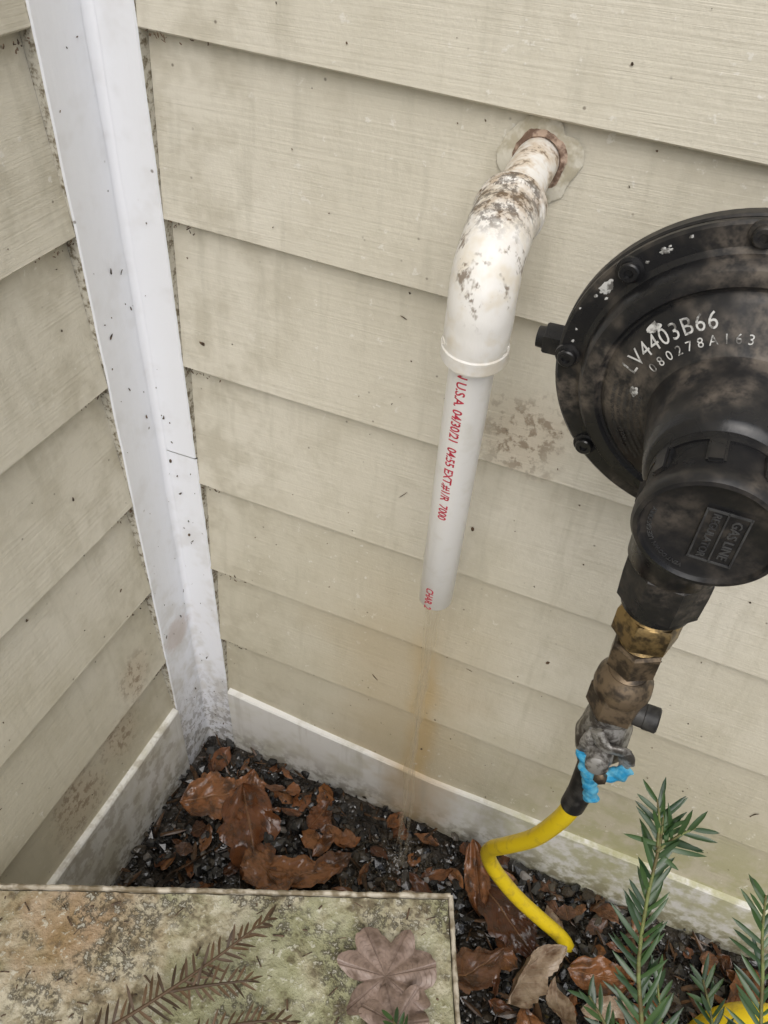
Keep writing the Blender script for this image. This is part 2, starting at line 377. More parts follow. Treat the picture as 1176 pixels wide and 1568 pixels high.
for i in range(460):
    ax=R.random()<.42; z=R.uniform(.09,1.1); a=R.uniform(.04,.9); q=R.random()
    if q<.07: l=R.uniform(.003,.007); w=l*R.uniform(.06,.16)
    elif q<.14: l=R.uniform(.0015,.0028); w=l*R.uniform(.4,.8)
    else: l=R.uniform(.0003,.0011); w=l*R.uniform(.3,.9)
    d=sdepth(z-(0 if ax else SLF(z)*(a-.037))); fleck(a+(0.02 if ax else 0),d,z,int(ax),l,w,R.gauss(1.2,.9))
for i in range(95):
    z=R.uniform(0,1.1)*R.choice([1,.6]); ax=R.random()<.55; a=R.uniform(.003,.05 if ax else .035); l=R.choice([R.uniform(.0004,.001),R.uniform(.0004,.001),R.uniform(.001,.0030)]); fleck(a,0,z,int(ax),l,l*R.uniform(.1,.7),R.gauss(1.4,.6))
for zi in ZL[1:7]:
    for k in range(26):
        ax=k%2; a=(.039 if ax==0 else .055)+abs(R.gauss(0,.018)); fleck(a,.002,zi+(0 if ax else SLF(zi)*(a-.037))+R.uniform(-.005,.001),ax,R.uniform(.0006,.0022),R.uniform(.0002,.0007),R.uniform(0,3))
obj('clinging_debris',vs,fs,MDEB,house)

# ---------------------------------------------------------------- ground
def grid(x0,x1,y0,y1,nx,ny,fz):
    v=[V((x0+(x1-x0)*i/nx,y0+(y1-y0)*j/ny,fz(x0+(x1-x0)*i/nx,y0+(y1-y0)*j/ny))) for j in range(ny+1) for i in range(nx+1)]
    f=[(j*(nx+1)+i,j*(nx+1)+i+1,(j+1)*(nx+1)+i+1,(j+1)*(nx+1)+i) for j in range(ny) for i in range(nx)]; return v,f
GZ=-.02
v,f=grid(-60,60,-60,60,2,2,lambda x,y:GZ-.012); obj('ground',v,f,MG)
v,f=grid(0,2.2,-1.6,0,300,220,lambda x,y:GZ-.002+.007*mn.noise(V((x*12,y*12,0)))+.004*mn.noise(V((x*45,y*45,0)))+.002*mn.noise(V((x*120,y*120,0))) )
obj('soil_bed',v,f,MG,None,True)
def ico(sub):
    bm=bmesh.new(); bmesh.ops.create_icosphere(bm,subdivisions=sub,radius=1); a=np.array([v.co[:] for v in bm.verts]); f=np.array([[v.index for v in q.verts] for q in bm.faces]); bm.free(); return a,f
rs=np.random.RandomState(3)
def scatter(name,count,region,smin,smax,mat,sub=1,elong=(1,1.6),zs=.6,lift=.006,tilt=.5):
    a,f=ico(sub); VV=[];FF=[];b=0
    for i in range(count):
        x0,x1,y0,y1=region; x=rs.uniform(x0,x1); y=rs.uniform(y0,y1); s=smin+(smax-smin)*rs.rand()**2.5
        sc=np.array([s*rs.uniform(*elong),s,s*zs*rs.uniform(.7,1.2)]); p=a*(1+rs.uniform(-.28,.28,(len(a),1)))*sc
        q=np.array(Matrix.Rotation(rs.uniform(0,6.3),3,'Z')@Matrix.Rotation(rs.normal()*.5,3,'X')@Matrix.Rotation(rs.normal()*tilt,3,'Y'))
        p=p@q.T+np.array([x,y,GZ+s*.2+rs.rand()*lift]); VV.append(p); FF.append(f+b); b+=len(a)
    VV=np.vstack(VV); FF=np.vstack(FF)
    return obj(name,VV.tolist(),FF.tolist(),mat)
scatter('gravel',5600,(.0,.9,-.4,-.004),.0014,.0085,MST,1,lift=.009)
scatter('gravel',1800,(.0,2.0,-1.5,-.4),.003,.013,MST,1)
scatter('bark_mulch',2200,(.0,1.1,-.6,-.004),.0008,.0042,MBARK,1,(2.5,9),.4,.013,.25)

# ---------------------------------------------------------------- leaves
def leaf(loc,L,Wd,yaw,curl=.4,fold=.3,tilt=(0,0),lobes=0,seed=0,nu=26,nv=14):
    rr=random.Random(seed); v=[];uv=[];f=[]
    Rm=Matrix.Rotation(yaw,3,'Z')@Matrix.Rotation(tilt[0],3,'X')@Matrix.Rotation(tilt[1],3,'Y'); so=rr.uniform(0,50)
    for i in range(nu+1):
        u=i/nu; w=(math.sin(math.pi*min(1,u**.8))**.75)*(1-.25*u)
        w*=1+.16*mn.noise(V((u*18,so,0)))+(lobes*abs(math.sin(u*math.pi*3.5))-lobes*.5)
        w=max(w,.015)
        for j in range(nv+1):
            t=j/nv*2-1; x=(u-.5)*L; y=t*w*Wd/2
            x+=abs(t)**1.5*L*.10*math.sin(math.pi*u)
            z=curl*L*((u-.5)**2)+fold*abs(y)**1.3*2+L*.10*mn.noise(V((u*3+so,t*1.6,so)))+L*.05*mn.noise(V((u*9+so,t*6,so)))
            v.append(Rm@V((x,y,z))+V(loc)); uv.append((u,j/nv))
    for i in range(nu):
        for j in range(nv): a=i*(nv+1)+j; f.append((a,a+1,a+nv+2,a+nv+1))
    return v,f,uv
def leaves(name,specs,mat,parent=None):
    vs=[];fs=[];us=[]
    for s in specs:
        v,f,u=leaf(**s); b=len(vs); vs+=v; us+=u; fs+=[tuple(i+b for i in q) for q in f]
    return obj(name,vs,fs,mat,parent,True,uvs=us)
S=[dict(loc=(.060,-.085,.002),L=.085,Wd=.06,yaw=.6,curl=-.3,seed=1,tilt=(.2,.1),lobes=.3),
   dict(loc=(.122,-.105,.006),L=.115,Wd=.075,yaw=-.9,curl=-.4,fold=-.2,seed=2,tilt=(-.1,.2),lobes=.3),
   dict(loc=(.098,-.068,-.002),L=.07,Wd=.05,yaw=1.9,curl=.4,seed=3,tilt=(.2,0),lobes=.25),
   dict(loc=(.205,-.128,.002),L=.085,Wd=.045,yaw=.5,curl=.4,seed=4,tilt=(-.2,.1),lobes=.3),
   dict(loc=(.165,-.145,.002),L=.085,Wd=.055,yaw=2.6,curl=.4,seed=5,tilt=(.2,.2),lobes=.25),
   dict(loc=(.23,-.10,-.006),L=.05,Wd=.030,yaw=.9,curl=.4,seed=16,tilt=(.1,.1),lobes=.2),
   dict(loc=(.275,-.145,-.002),L=.07,Wd=.04,yaw=-.4,curl=.4,seed=17,tilt=(.1,.2),lobes=.2),
   dict(loc=(.19,-.05,-.008),L=.05,Wd=.03,yaw=1.4,curl=.3,seed=18,tilt=(.1,.2),lobes=.2),
   dict(loc=(.395,-.050,.0),L=.085,Wd=.035,yaw=-1.2,curl=.3,seed=6,tilt=(.3,.2)),
   dict(loc=(.440,-.080,.002),L=.095,Wd=.055,yaw=-.6,curl=-.3,seed=7,tilt=(.2,.1),lobes=.3),
   dict(loc=(.42,-.15,.004),L=.08,Wd=.05,yaw=.9,curl=.6,seed=8,tilt=(-.2,.2),lobes=.25),
   dict(loc=(.55,-.10,.006),L=.07,Wd=.04,yaw=.2,curl=.5,seed=9,tilt=(.3,-.2),lobes=.25),
   dict(loc=(.61,-.14,.006),L=.08,Wd=.05,yaw=-.5,curl=-.4,seed=10,tilt=(.1,.2)),
   dict(loc=(.50,-.19,.004),L=.07,Wd=.05,yaw=2.2,curl=.5,seed=11,tilt=(.3,.2)),
   dict(loc=(.345,-.135,.0),L=.07,Wd=.038,yaw=.2,curl=.4,seed=12,tilt=(.2,.1),lobes=.25),
   dict(loc=(.70,-.06,.006),L=.09,Wd=.05,yaw=1.3,curl=-.4,seed=13,tilt=(.3,.2))]
for k in range(60):
    S.append(dict(loc=(R.uniform(.05,1.8),R.uniform(-1.2,-.22),R.uniform(-.012,.008)),L=R.uniform(.05,.11),Wd=R.uniform(.035,.07),yaw=R.uniform(0,6.3),curl=R.uniform(-.5,.6),seed=100+k,tilt=(R.gauss(0,.25),R.gauss(0,.25)),lobes=R.choice([0,.15,.25])))
for k in range(190):
    S.append(dict(loc=(R.uniform(.02,.8),R.uniform(-.3,-.01),R.uniform(-.016,-.002)),L=R.uniform(.010,.042),Wd=R.uniform(.007,.026),yaw=R.uniform(0,6.3),curl=R.uniform(-.5,.6),seed=300+k,tilt=(R.gauss(0,.3),R.gauss(0,.3)),lobes=R.choice([.2,.4,.6]),nu=8,nv=6))
leaves('fallen_leaves',S,MLEAF)
leaves('fallen_leaves',[dict(loc=(.472,-.135,.022),L=.095,Wd=.042,yaw=1.0,curl=.9,fold=1.8,seed=21,tilt=(.6,.2),lobes=.12),
   dict(loc=(.515,-.150,.010),L=.055,Wd=.032,yaw=2.0,curl=.8,seed=22,tilt=(.4,.3)),dict(loc=(.56,-.13,.012),L=.06,Wd=.028,yaw=.3,curl=.8,seed=23,tilt=(.7,.1)),
   dict(loc=(.33,-.10,-.006),L=.03,Wd=.018,yaw=.3,curl=.8,seed=24,tilt=(.1,.1)),dict(loc=(.49,-.06,-.006),L=.035,Wd=.018,yaw=2.3,curl=.8,seed=25,tilt=(.1,.1))],MPALE)

# ---------------------------------------------------------------- PVC condensate pipe
pipe=empty('pvc_drain_pipe',(.310,0,.789))
tube('wall_stub',[V((.3095,.03,.7925)),V((.3105,-.015,.7890)),V((.3120,-.040,.7865)),V((.3130,-.062,.7850))],.0137,MEL,pipe,40,.0005,80)
ep=[(.3126,-.0540,.7856),(.3129,-.060,.7850),(.3134,-.070,.7840),(.3140,-.082,.7820),(.3146,-.092,.7780),(.3152,-.1005,.7715),(.3158,-.1060,.7630),(.3163,-.1088,.752),(.3163,-.1090,.740),(.3160,-.1080,.730),(.3156,-.1065,.7185)]
def er(t):
    if t<.015: return .0172
    if t<.14: return .0200
    if t<.17: return .0192
    if t<.30: return .0186
    if t>.985: return .0178
    if t>.91: return .0192
    if t>.62: return .0185
    return .0184
tube('elbow_fitting',ep,er,MEL,pipe,48,.0004,90,n=12,sharp=28)
pa=V((.3160,-.1075,.735)); pb=V((.3035,-.070,.4735)); ax=(pb-pa).normalized(); Lp=(pb-pa).length
prof=[(0,.0133),(Lp*.5,.0133),(Lp-.0008,.0133),(Lp,.0128),(Lp,.0108),(Lp-.0008,.0104),(Lp-.06,.0104)]
lathe('drop_pipe',prof,pa,ax,MPVC,pipe,56,closed=False)
cam_loc=V((.41,-.5,.961))
to=(cam_loc-(pa+pb)/2); e1=(to-ax*to.dot(ax)).normalized(); e2=e1.cross(ax)
def oncyl(s0,phi,r,axv=ax,o=pa,E1=e1,E2=e2):
    def fn(u,v,w):
        a=v/r+phi; return o+axv*(s0+u)+(E1*math.cos(a)+E2*math.sin(a))*(r+.00015+w)
    return fn
text_mesh('IN U.S.A. 04/30/21  04:55 EXT.#1/R  7000',.0086,oncyl(.0835,-.36,.0133),'red_print',MRED,pipe,.98,xs=.93,bold=.02)
text_mesh('CHAR. 2',.0086,oncyl(Lp-.014,-.42,.0133),'red_print_end',MRED,pipe,.95,xs=.93,bold=.02)
text_mesh('D2466  3/4 PVC I',.006,lambda u,v,w:(lambda a:V((.3158,-.1072,.7310))-ax*v*1.0+(e1*math.cos(a)+e2*math.sin(a))*(.0186+w))(u/.0185+.0),'moulded_lettering',MEL,pipe,1.1,extr=.0006)
def ringpatch(name,c,r0,r1,mat,h,wb,parent,n=72,sk=0):
    v=[];f=[]; c=V(c)
    rows=[(0,.0),(.25,1),(.6,.8),(1,.0)]
    for i in range(n):
        a=2*math.pi*i/n; w=1+wb*mn.noise(V((math.cos(a)*1.6,math.sin(a)*1.6,r1*100)))+.3*wb*mn.noise(V((math.cos(a)*6,math.sin(a)*6,2)))+sk*math.sin(a)
        for t,hh in rows:
            r=r0+(r1*w-r0)*t; v.append(c+V((math.cos(a)*r,-h*hh-.0003+math.sin(a)*r*.083,math.sin(a)*r)))
    m=len(rows)
    for i in range(n):
        for k in range(m-1): f.append((i*m+k,((i+1)%n)*m+k,((i+1)%n)*m+k+1,i*m+k+1))
    return autosmooth(obj(name,v,f,mat,parent),60)
ringpatch('caulk_ring',(.3115,.0082,.7910),.015,.0240,MCK,.0010,.22,pipe,sk=.05)
ringpatch('rusty_gap',(.3110,.0076,.7920),.0125,.0170,MRU,.0022,.15,pipe)

# falling water
water=empty('falling_water',(.303,-.069,.4))
def strand(k,ph,r0,t1,ox):
    pts=[]
    for i in range(70):
        t=i/69*t1; z=.477-t*.495; w=.0010+.0030*t
        pts.append(V((.3020+ox+w*math.sin(ph+t*7)+.003*mn.noise(V((t*5,ph,0))),-.0705+w*math.cos(ph+t*6)+.004*t,z)))
    tube('strand_%d'%k,pts,lambda t:r0*(1-.45*t)*(1+.30*math.sin(t*26+ph)+.25*math.sin(t*61+ph*2)),MWA,water,12,flat=.5)
strand(1,0,.0050,1,0); strand(2,2.4,.0026,1,.002); strand(3,4.4,.0016,.9,-.002)
vs=[];fs=[]; ia,jf=ico(2)
for k in range(120):
    a=R.uniform(0,6.28); r=abs(R.gauss(0,.022)); s=R.uniform(.0004,.0015); c=np.array([.30+math.cos(a)*r,-.068+math.sin(a)*r,GZ+.006+R.uniform(0,.035)*max(0,1-r/.05)])
    b=len(vs); vs+= (ia*np.array([s,s,s*R.uniform(1,2.4)])+c).tolist(); fs+=(jf+b).tolist()
obj('splash_drops',vs,fs,MSP,water,True)
vs=[V((.30,-.085,GZ+.0055))];fs=[];n=60
for rr_ in range(1,19):
    for i in range(n):
        a=2*math.pi*i/n; q=.066*rr_/18*(1+.35*mn.noise(V((math.cos(a)*1.5,math.sin(a)*1.5,3)))); x_=.30+math.cos(a)*q*1.4; y_=-.085+math.sin(a)*q*(.95 if math.sin(a)<0 else .85)
        vs.append(V((x_,y_,GZ+.0055+.0010*math.sin(rr_*1.9)+.0018*mn.noise(V((x_*90,y_*90,0))))))
for i in range(n): fs.append((0,1+i,1+(i+1)%n))
for r_ in range(17):
    for i in range(n): a=1+r_*n+i; b=1+r_*n+(i+1)%n; fs.append((a,a+n,b+n,b))
obj('puddle',vs,fs,MPU,None,True)

# ---------------------------------------------------------------- gas regulator
reg=empty('gas_regulator',(.449,-.149,.762))
O=V((.4490,-.149,.7610)); A=V((-.001,-.093,-.009)).normalized(); F1,F2=frame(A)
RX=V((1,0,0)); RX=(RX-A*RX.dot(A)).normalized(); UP=RX.cross(-A).normalized()
if UP.z<0: UP=-UP
lathe('rear_casing',[(-.050,.022),(-.046,.030),(-.034,.036),(-.028,.052),(-.018,.064),(-.010,.068),(-.0075,.0815),(-.006,.083),(-.0015,.083),(-.0005,.0822)],O,A,MBK,reg,96)
lathe('bonnet',[(-.0005,.0815),(.0010,.0825),(.0030,.0825),(.0042,.0812),(.0045,.0722),(.0062,.0700),(.0120,.0690),(.0145,.0672),(.0155,.0640),(.0155,.0608),(.0140,.0592),(.0138,.0580),(.0165,.0560),(.0175,.0548),(.0240,.0385),(.0262,.0358),(.0310,.0345),(.0480,.0322),(.0600,.0305),(.0625,.0290),(.0640,.0270),(.0690,.0270)],O,A,[MBKD],reg,112,sharp=28)
lathe('spring_cap',[(.0665,.0235),(.0675,.0258),(.0700,.0266),(.0780,.0268),(.0860,.0280),(.0890,.0288),(.0925,.0288),(.0945,.0276),(.0948,.0258),(.0930,.0250),(.0925,.0238)],O,A,MBK,reg,96)
for k in range(8):
    a=2*math.pi*(k+.3)/8; d=RX*math.cos(a)+UP*math.sin(a)
    box('cap_lug_%d'%k,(-.0036,-.0016,-.006),(.0036,.0022,.008),MBK,reg,.0010,Matrix.Translation(O+A*.0755+d*.0268)@Matrix((d.cross(A),d,A)).transposed().to_4x4())
def onface(cx,cy,s,rot=0):
    ca,sa=math.cos(rot),math.sin(rot)
    return lambda u,v,w: O+A*(s+w)+RX*(cx+u*ca-v*sa)+UP*(cy+u*sa+v*ca)
def plate(name,x0,x1,y0,y1,s0,s1,mat):
    v=[O+A*s+RX*x+UP*y for s in (s0,s1) for x,y in ((x0,y0),(x1,y0),(x1,y1),(x0,y1))]
    return obj(name,v,[(4,5,6,7),(0,1,5,4),(1,2,6,5),(2,3,7,6),(3,0,4,7)],mat,reg)
plate('cap_plate',-.0035,.0125,-.014,.013,.0920,.0931,MBK)
for i,(x0,x1,y0,y1) in enumerate(((-.0035,.0125,.0125,.0133),(-.0035,.0125,-.0143,-.0135),(-.0039,-.0031,-.0143,.0133),(.0121,.0129,-.0143,.0133),(.004,.0046,-.0143,.0133))):
    plate('plate_edge_%d'%i,x0,x1,y0,y1,.0930,.0937,MGY)
text_mesh('REGULATOR',.0042,onface(.0005,-.0005,.0932,-math.pi/2),'cap_text',MGY,reg,extr=.0003)
text_mesh('GAS LINE',.0052,onface(.0083,-.0005,.0932,-math.pi/2),'cap_text_large',MGY,reg,extr=.0003)
def arc(r0,th,s):
    def fn(u,v,w):
        r=r0+v; a=th-u/r0; return O+A*(s(r)+w)+(RX*math.cos(a)+UP*math.sin(a))*r
    return fn
text_mesh('VENT DOWN  USE GAS ONLY',.0026,arc(.0215,math.pi*1.18,lambda r:.0928),'cap_ring_text',MGY,reg,extr=.0002)
cone=lambda r:.0175+(.0548-r)*(.0065/.0163)+.0004
text_mesh('LV4403B66',.0098,arc(.0492,math.radians(140),cone),'model_lettering',MWT,reg,1.12,xs=.92,bold=0)
text_mesh('080278A163',.0056,arc(.0418,math.radians(126),cone),'serial_lettering',MWT,reg,1.65,bold=0)
for q in range(5):
    text_mesh('PROPANE REGULATOR CAUTION READ',.0024,arc(.0515-q*.0030,math.radians(200+q*2),cone),'fine_print_%d'%q,MGY,reg,1.0)
def splat(name,th,r,size,seed,s,par=None):
    v=[];f=[];n=30; c=O+A*(s(r)+.0001)+(RX*math.cos(th)+UP*math.sin(th))*r
    er_=(RX*math.cos(th)+UP*math.sin(th)); et=A.cross(er_)
    slope=-(.0065/.0163) if s is cone else 0
    v.append(c+A*.0003)
    for i in range(n):
        a=2*math.pi*i/n; q=size*(1+.5*mn.noise(V((math.cos(a)*1.3,math.sin(a)*1.3,seed*3.1)))+.35*mn.noise(V((math.cos(a)*3,math.sin(a)*3,seed))))
        dr=math.cos(a)*q*.7; v.append(c+er_*dr+et*math.sin(a)*q+A*slope*dr)
    for i in range(n): f.append((0,1+i,1+(i+1)%n))
    obj(name,v,f,MWT,reg,True)
flat_=lambda r:.0044
splat('paint_splash_a',math.radians(150),.0775,.0038,1,flat_); splat('paint_splash_b',math.radians(142),.0545,.0030,2,cone)
splat('paint_splash_c',math.radians(176),.0430,.0026,3,cone)
splat('paint_splash_e',math.radians(128),.0775,.0020,5,flat_)
for k in range(14): splat('paint_fleck_%d'%k,math.radians(R.uniform(115,175)),R.uniform(.074,.081),R.uniform(.0004,.0010),20+k,flat_)
for k,deg in enumerate(range(20,380,40)):
    a=math.radians(deg); c=O+(RX*math.cos(a)+UP*math.sin(a))*.0772
    lathe('screw_%d'%k,[(.0040,.0062),(.0052,.0060),(.0056,.0046),(.0080,.0044),(.0086,.0038),(.0086,.0020),(.0074,.0018)],c,A,MBK,reg,20)
pd=V((-1,.05,-.04)).normalized()
c0=V((.386,-.127,.753))
lathe('plug_neck',[(0,.0060),(.018,.0060),(.020,.0048),(.026,.0048)],c0,pd,MBK,reg,20)
lathe('plug_head',[(.020,.0078),(.0205,.0088),(.029,.0088),(.030,.0080)],c0,pd,MBK,reg,6)
lathe('plug_tip',[(.030,.0058),(.034,.0054)],c0,pd,MBK,reg,20)
lathe('outlet_port',[(0,.022),(.060,.022),(.062,.026),(.095,.026),(.097,.020),(.10,.0165),(.26,.0165)],O+V((.0,.034,.0)),V((1,0,0)),MBK,reg,48)
lathe('vent_port',[(0,.014),(.074,.014),(.076,.017),(.108,.017),(.110,.013)],O+V((.052,.022,.02)),V((.0,0,1)),MBK,reg,32)
lathe('vent_hex',[(0,.016),(.001,.0185),(.012,.0185),(.013,.016)],O+V((.052,.022,.098)),V((.0,0,1)),MBKD,reg,6)
tube('outlet_pipe',[(.70,-.115,.765),(.74,-.115,.765),(.76,-.10,.765),(.765,-.06,.765),(.765,.03,.765)],.0165,MBK,reg,32,n=8)
C=V((.454,-.126,0))
def chain(name,segs_,prof,mat,ph=0,cx=0):
    lathe(name,[(z,r) for z,r in prof],C+V((cx,0,0)),V((0,0,1)),mat,reg,segs_,ph)
def threads(name,z0,z1,r,mat,pitch=.0014):
    pr=[];z=z0
    while z<z1: pr+= [(z,r),(z+pitch*.5,r-.0007)]; z+=pitch
    chain(name,40,pr,mat)
chain('inlet_boss',48,[(.628,.0225),(.634,.0265),(.655,.0270),(.72,.026)],MBKD)
chain('inlet_hex',8,[(.600,.0200),(.603,.0258),(.622,.0268),(.632,.0268),(.635,.0245)],MBKD,.35)
chain('inlet_lip',48,[(.594,.0185),(.596,.0215),(.601,.0222),(.603,.0215)],MBK)
threads('adapter_thread',.588,.597,.0172,MBR)
chain('adapter_hex',6,[(.566,.0188),(.5685,.0208),(.586,.0208),(.589,.0188)],MBR,.2)
threads('adapter_neck',.558,.568,.0132,MBR)
chain('flare_hex',6,[(.536,.0152),(.538,.0174),(.557,.0174),(.559,.0155)],MDB,.5)
threads('flare_neck',.526,.538,.0128,MDB)
chain('union_shoulder',48,[(.508,.0185),(.513,.0196),(.521,.0188),(.526,.0150),(.529,.0132)],MDB)
chain('union_nut',6,[(.488,.0168),(.490,.0200),(.509,.0200),(.511,.0185)],MDB,.1)
chain('valve_collar',48,[(.480,.0140),(.484,.0160),(.489,.0160)],MZN)
lathe('valve_body',[(z-.418,r) for z,r in [(.418,.0105),(.424,.0125),(.432,.0135),(.440,.0170),(.450,.0188),(.462,.0185),(.474,.0165),(.482,.0140)]],C+V((0,0,.418)),V((0,0,1)),MZN,reg,48,wob=.0025)
lathe('valve_stub',[(0,.0085),(.010,.0085),(.0105,.0090),(.019,.0090),(.020,.0078),(.020,.0050),(.017,.0045)],C+V((.010,-.004,.494)),V((1,-.05,.05)),MBS,reg,32)
lathe('valve_stem_boss',[(0,.0105),(.010,.0100),(.012,.0085),(.018,.0080),(.019,.0065)],C+V((.0,-.014,.456)),V((.05,-1,.15)),MZN,reg,32)
def fp(name,pts,rad,mat,flat=.45,w=.0012): tube(name,pts,rad,mat,reg,20,w,160,n=8,flat=flat)
fp('lever_plate',[(.447,-.146,.482),(.456,-.149,.472),(.469,-.147,.470),(.474,-.146,.458)],.0062,MZN)
fp('lever_left_arm',[(.446,-.144,.478),(.444,-.147,.462),(.445,-.146,.448)],.0048,MZN,.6)
fp('lever_right_arm',[(.470,-.145,.470),(.473,-.147,.455),(.472,-.148,.445)],.0044,MZN,.6)
fp('painted_lever',[(.445,-.1485,.458),(.449,-.151,.447),(.458,-.152,.441),(.470,-.150,.447),(.475,-.149,.456)],.0058,MBL,.7,.003)
fp('painted_lever_tail',[(.450,-.151,.448),(.455,-.150,.428),(.459,-.147,.410),(.461,-.145,.400)],.0056,MBL,.7,.003)
lathe('lever_bolt',[(0,.005),(.004,.005),(.005,.003)],(.460,-.155,.446),V((0,-1,.3)),MDB,reg,6)
# ---- yellow gas tube
gas=empty('gas_supply_line',(.455,-.126,.36))
tube('sleeve',[(.454,-.126,.425),(.4545,-.127,.40),(.4545,-.128,.375),(.453,-.129,.355)],.0098,MBS,gas,28,n=8)
tube('yellow_tubing',[(.454,-.1285,.368),(.452,-.129,.345),(.446,-.126,.312),(.434,-.118,.262),(.414,-.106,.208),(.402,-.094,.168),(.400,-.086,.135),(.412,-.084,.105),(.440,-.083,.068),(.470,-.081,.038),(.502,-.078,.006),(.520,-.076,-.03)],.0079,MYE,gas,28,n=10)
yr=empty('yellow_riser_pipe',(.70,-.09,.0))
tube('riser_bend',[(.665,-.11,-.04),(.672,-.108,.02),(.690,-.104,.052),(.72,-.10,.062),(.78,-.095,.060),(.86,-.09,.03),(.9,-.09,-.04)],.020,MYE,yr,32,n=8)

# ---------------------------------------------------------------- utility box with mossy lid
ub=empty('utility_box',(.25,-.42,.12))
co=V((.382,-.190,0)); dx_=V((-.9250,-.3799,0)); dy_=V((.3799,-.9250,0)); WX,WY=.398,.46; ZT=.25
def rb(name,a0,a1,b0,b1,z0,z1,mat,bev=.001,nn=None):
    M4=Matrix(((dx_.x,dy_.x,0,co.x),(dx_.y,dy_.y,0,co.y),(0,0,1,0),(0,0,0,1)))
    o=box(name,(a0,b0,z0),(a1,b1,z1),mat,ub,bev,M4); bm=bmesh.new(); bm.from_mesh(o.data); bmesh.ops.recalc_face_normals(bm,faces=bm.faces); bm.to_mesh(o.data); bm.free(); return o
rb('body',.012,WX-.012,.012,WY-.012,-.03,.232,MBOX,.003)
vv=[];ff=[];nx,ny=150,150
for j in range(ny+1):
    for i in range(nx+1):
        a=.0025+(WX-.005)*i/nx; b=.0025+(WY-.005)*j/ny
        z=ZT-.0035+.0022*mn.noise(V((a*25,b*25,1)))+.0014*mn.noise(V((a*90,b*90,4)))+.0008*mn.noise(V((a*230,b*230,4)))
        vv.append(co+dx_*a+dy_*b+V((0,0,z)))
for j in range(ny):
    for i in range(nx): q=j*(nx+1)+i; ff.append((q,q+1,q+nx+2,q+nx+1))
o=obj('lid_top',vv,ff,MLID,ub); autosmooth(o,80)
def rimstrip(name,p,q):
    n=120; pts=[]
    for i in range(n+1):
        t=i/n; m=co+dx_*(p[0]+(q[0]-p[0])*t)+dy_*(p[1]+(q[1]-p[1])*t); m.z=ZT-.001+.0008*mn.noise(m*30)+.0005*mn.noise(m*120); pts.append(m)
    tube(name,pts,.0020,MRIM,ub,8,.0009,200)
rimstrip('lid_rim_1',(0,0),(WX,0)); rimstrip('lid_rim_2',(0,0),(0,WY)); rimstrip('lid_rim_3',(WX,0),(WX,WY)); rimstrip('lid_rim_4',(0,WY),(WX,WY))
rb('lid_skirt_1',0,WX,-.001,.0015,ZT-.022,ZT-.001,MRIM,0); rb('lid_skirt_2',-.001,.0015,0,WY,ZT-.022,ZT-.0012,MRIM,0)
rb('lid_skirt_3',WX-.0015,WX+.001,0,WY,ZT-.022,ZT-.0012,MRIM,0); rb('lid_skirt_4',0,WX,WY-.0015,WY+.001,ZT-.022,ZT-.001,MRIM,0)

# ---------------------------------------------------------------- yew
def needle(vs,fs,p,d,n,L,w,curve):
    s=d.cross(n).normalized(); b=len(vs); N=5
    for i in range(N+1):
        t=i/N; ww=w*(math.sin(math.pi*min(1,.12+t*.88))**.5 if t<1 else 0.05); c=p+d*(L*t)+n*(curve*L*t*t)
        vs.extend([c-s*ww/2,c-n*w*.14,c+s*ww/2])
    for i in range(N):
        a=b+i*3; fs.extend([(a,a+1,a+4,a+3),(a+1,a+2,a+5,a+4)])
def sprig(pts,nrm,vs,fs,sv,sf,NL=.024,gap=.0062,ang=58,start=0,w=.0032,rad=.0013,seed=1,droop=-.1):
    rr=random.Random(seed); P=catmull(pts,14); nrm=V(nrm).normalized()
    v,f=tube_data(P,lambda t:rad*(1.25-.7*t),8); b=len(sv); sv.extend(v); sf.extend([tuple(i+b for i in q) for q in f])
    acc=0; tot=sum((P[i+1]-P[i]).length for i in range(len(P)-1)); run=0; side=1
    for i in range(len(P)-1):
        seg=P[i+1]-P[i]; l=seg.length; t=seg.normalized()
        while acc<l:
            p=P[i]+t*acc; u=(run+acc)/tot
            if u>=start:
                n=(nrm-t*nrm.dot(t)).normalized(); s=t.cross(n)*side; a=math.radians(ang*(1-.5*u**3)+rr.gauss(0,9))
                d=(t*math.cos(a)+s*math.sin(a)+n*rr.gauss(.10,.22)).normalized(); nn=(n-d*n.dot(d)+s*rr.gauss(0,.3)).normalized()
                L=NL*(1-.35*u**4)*rr.uniform(.8,1.12)*(.75 if u<start+.04 else 1)
                needle(vs,fs,p,d,nn,L,w,droop+rr.gauss(0,.09))
            side=-side; acc+=gap*rr.uniform(.3,.65)
        acc-=l; run+=l
yew=empty('yew_shrub',(.60,-.36,0)); vs=[];fs=[];sv=[];sf=[]
N1=(.15,-.62,.75)
main=[(.60,-.42,.02),(.575,-.37,.20),(.545,-.325,.33),(.525,-.290,.392),(.509,-.262,.427),(.502,-.236,.457),(.499,-.211,.484),(.496,-.199,.498)]
sprig(main,N1,vs,fs,sv,sf,NL=.031,start=.35,seed=1,rad=.0015,gap=.0062)
sprig([(.4985,-.215,.480),(.508,-.205,.490),(.516,-.199,.495)],N1,vs,fs,sv,sf,NL=.022,seed=2,rad=.0009,gap=.0055)
sprig([(.4985,-.213,.482),(.4945,-.203,.495),(.4895,-.196,.505)],N1,vs,fs,sv,sf,NL=.020,seed=3,rad=.0009,gap=.006)
sprig([(.62,-.38,.20),(.60,-.30,.36),(.583,-.245,.420),(.573,-.222,.446),(.568,-.206,.464)],N1,vs,fs,sv,sf,NL=.029,start=.2,seed=4)
sprig([(.58,-.38,.18),(.553,-.300,.32),(.540,-.262,.360),(.532,-.240,.372)],N1,vs,fs,sv,sf,NL=.027,start=.3,seed=5)
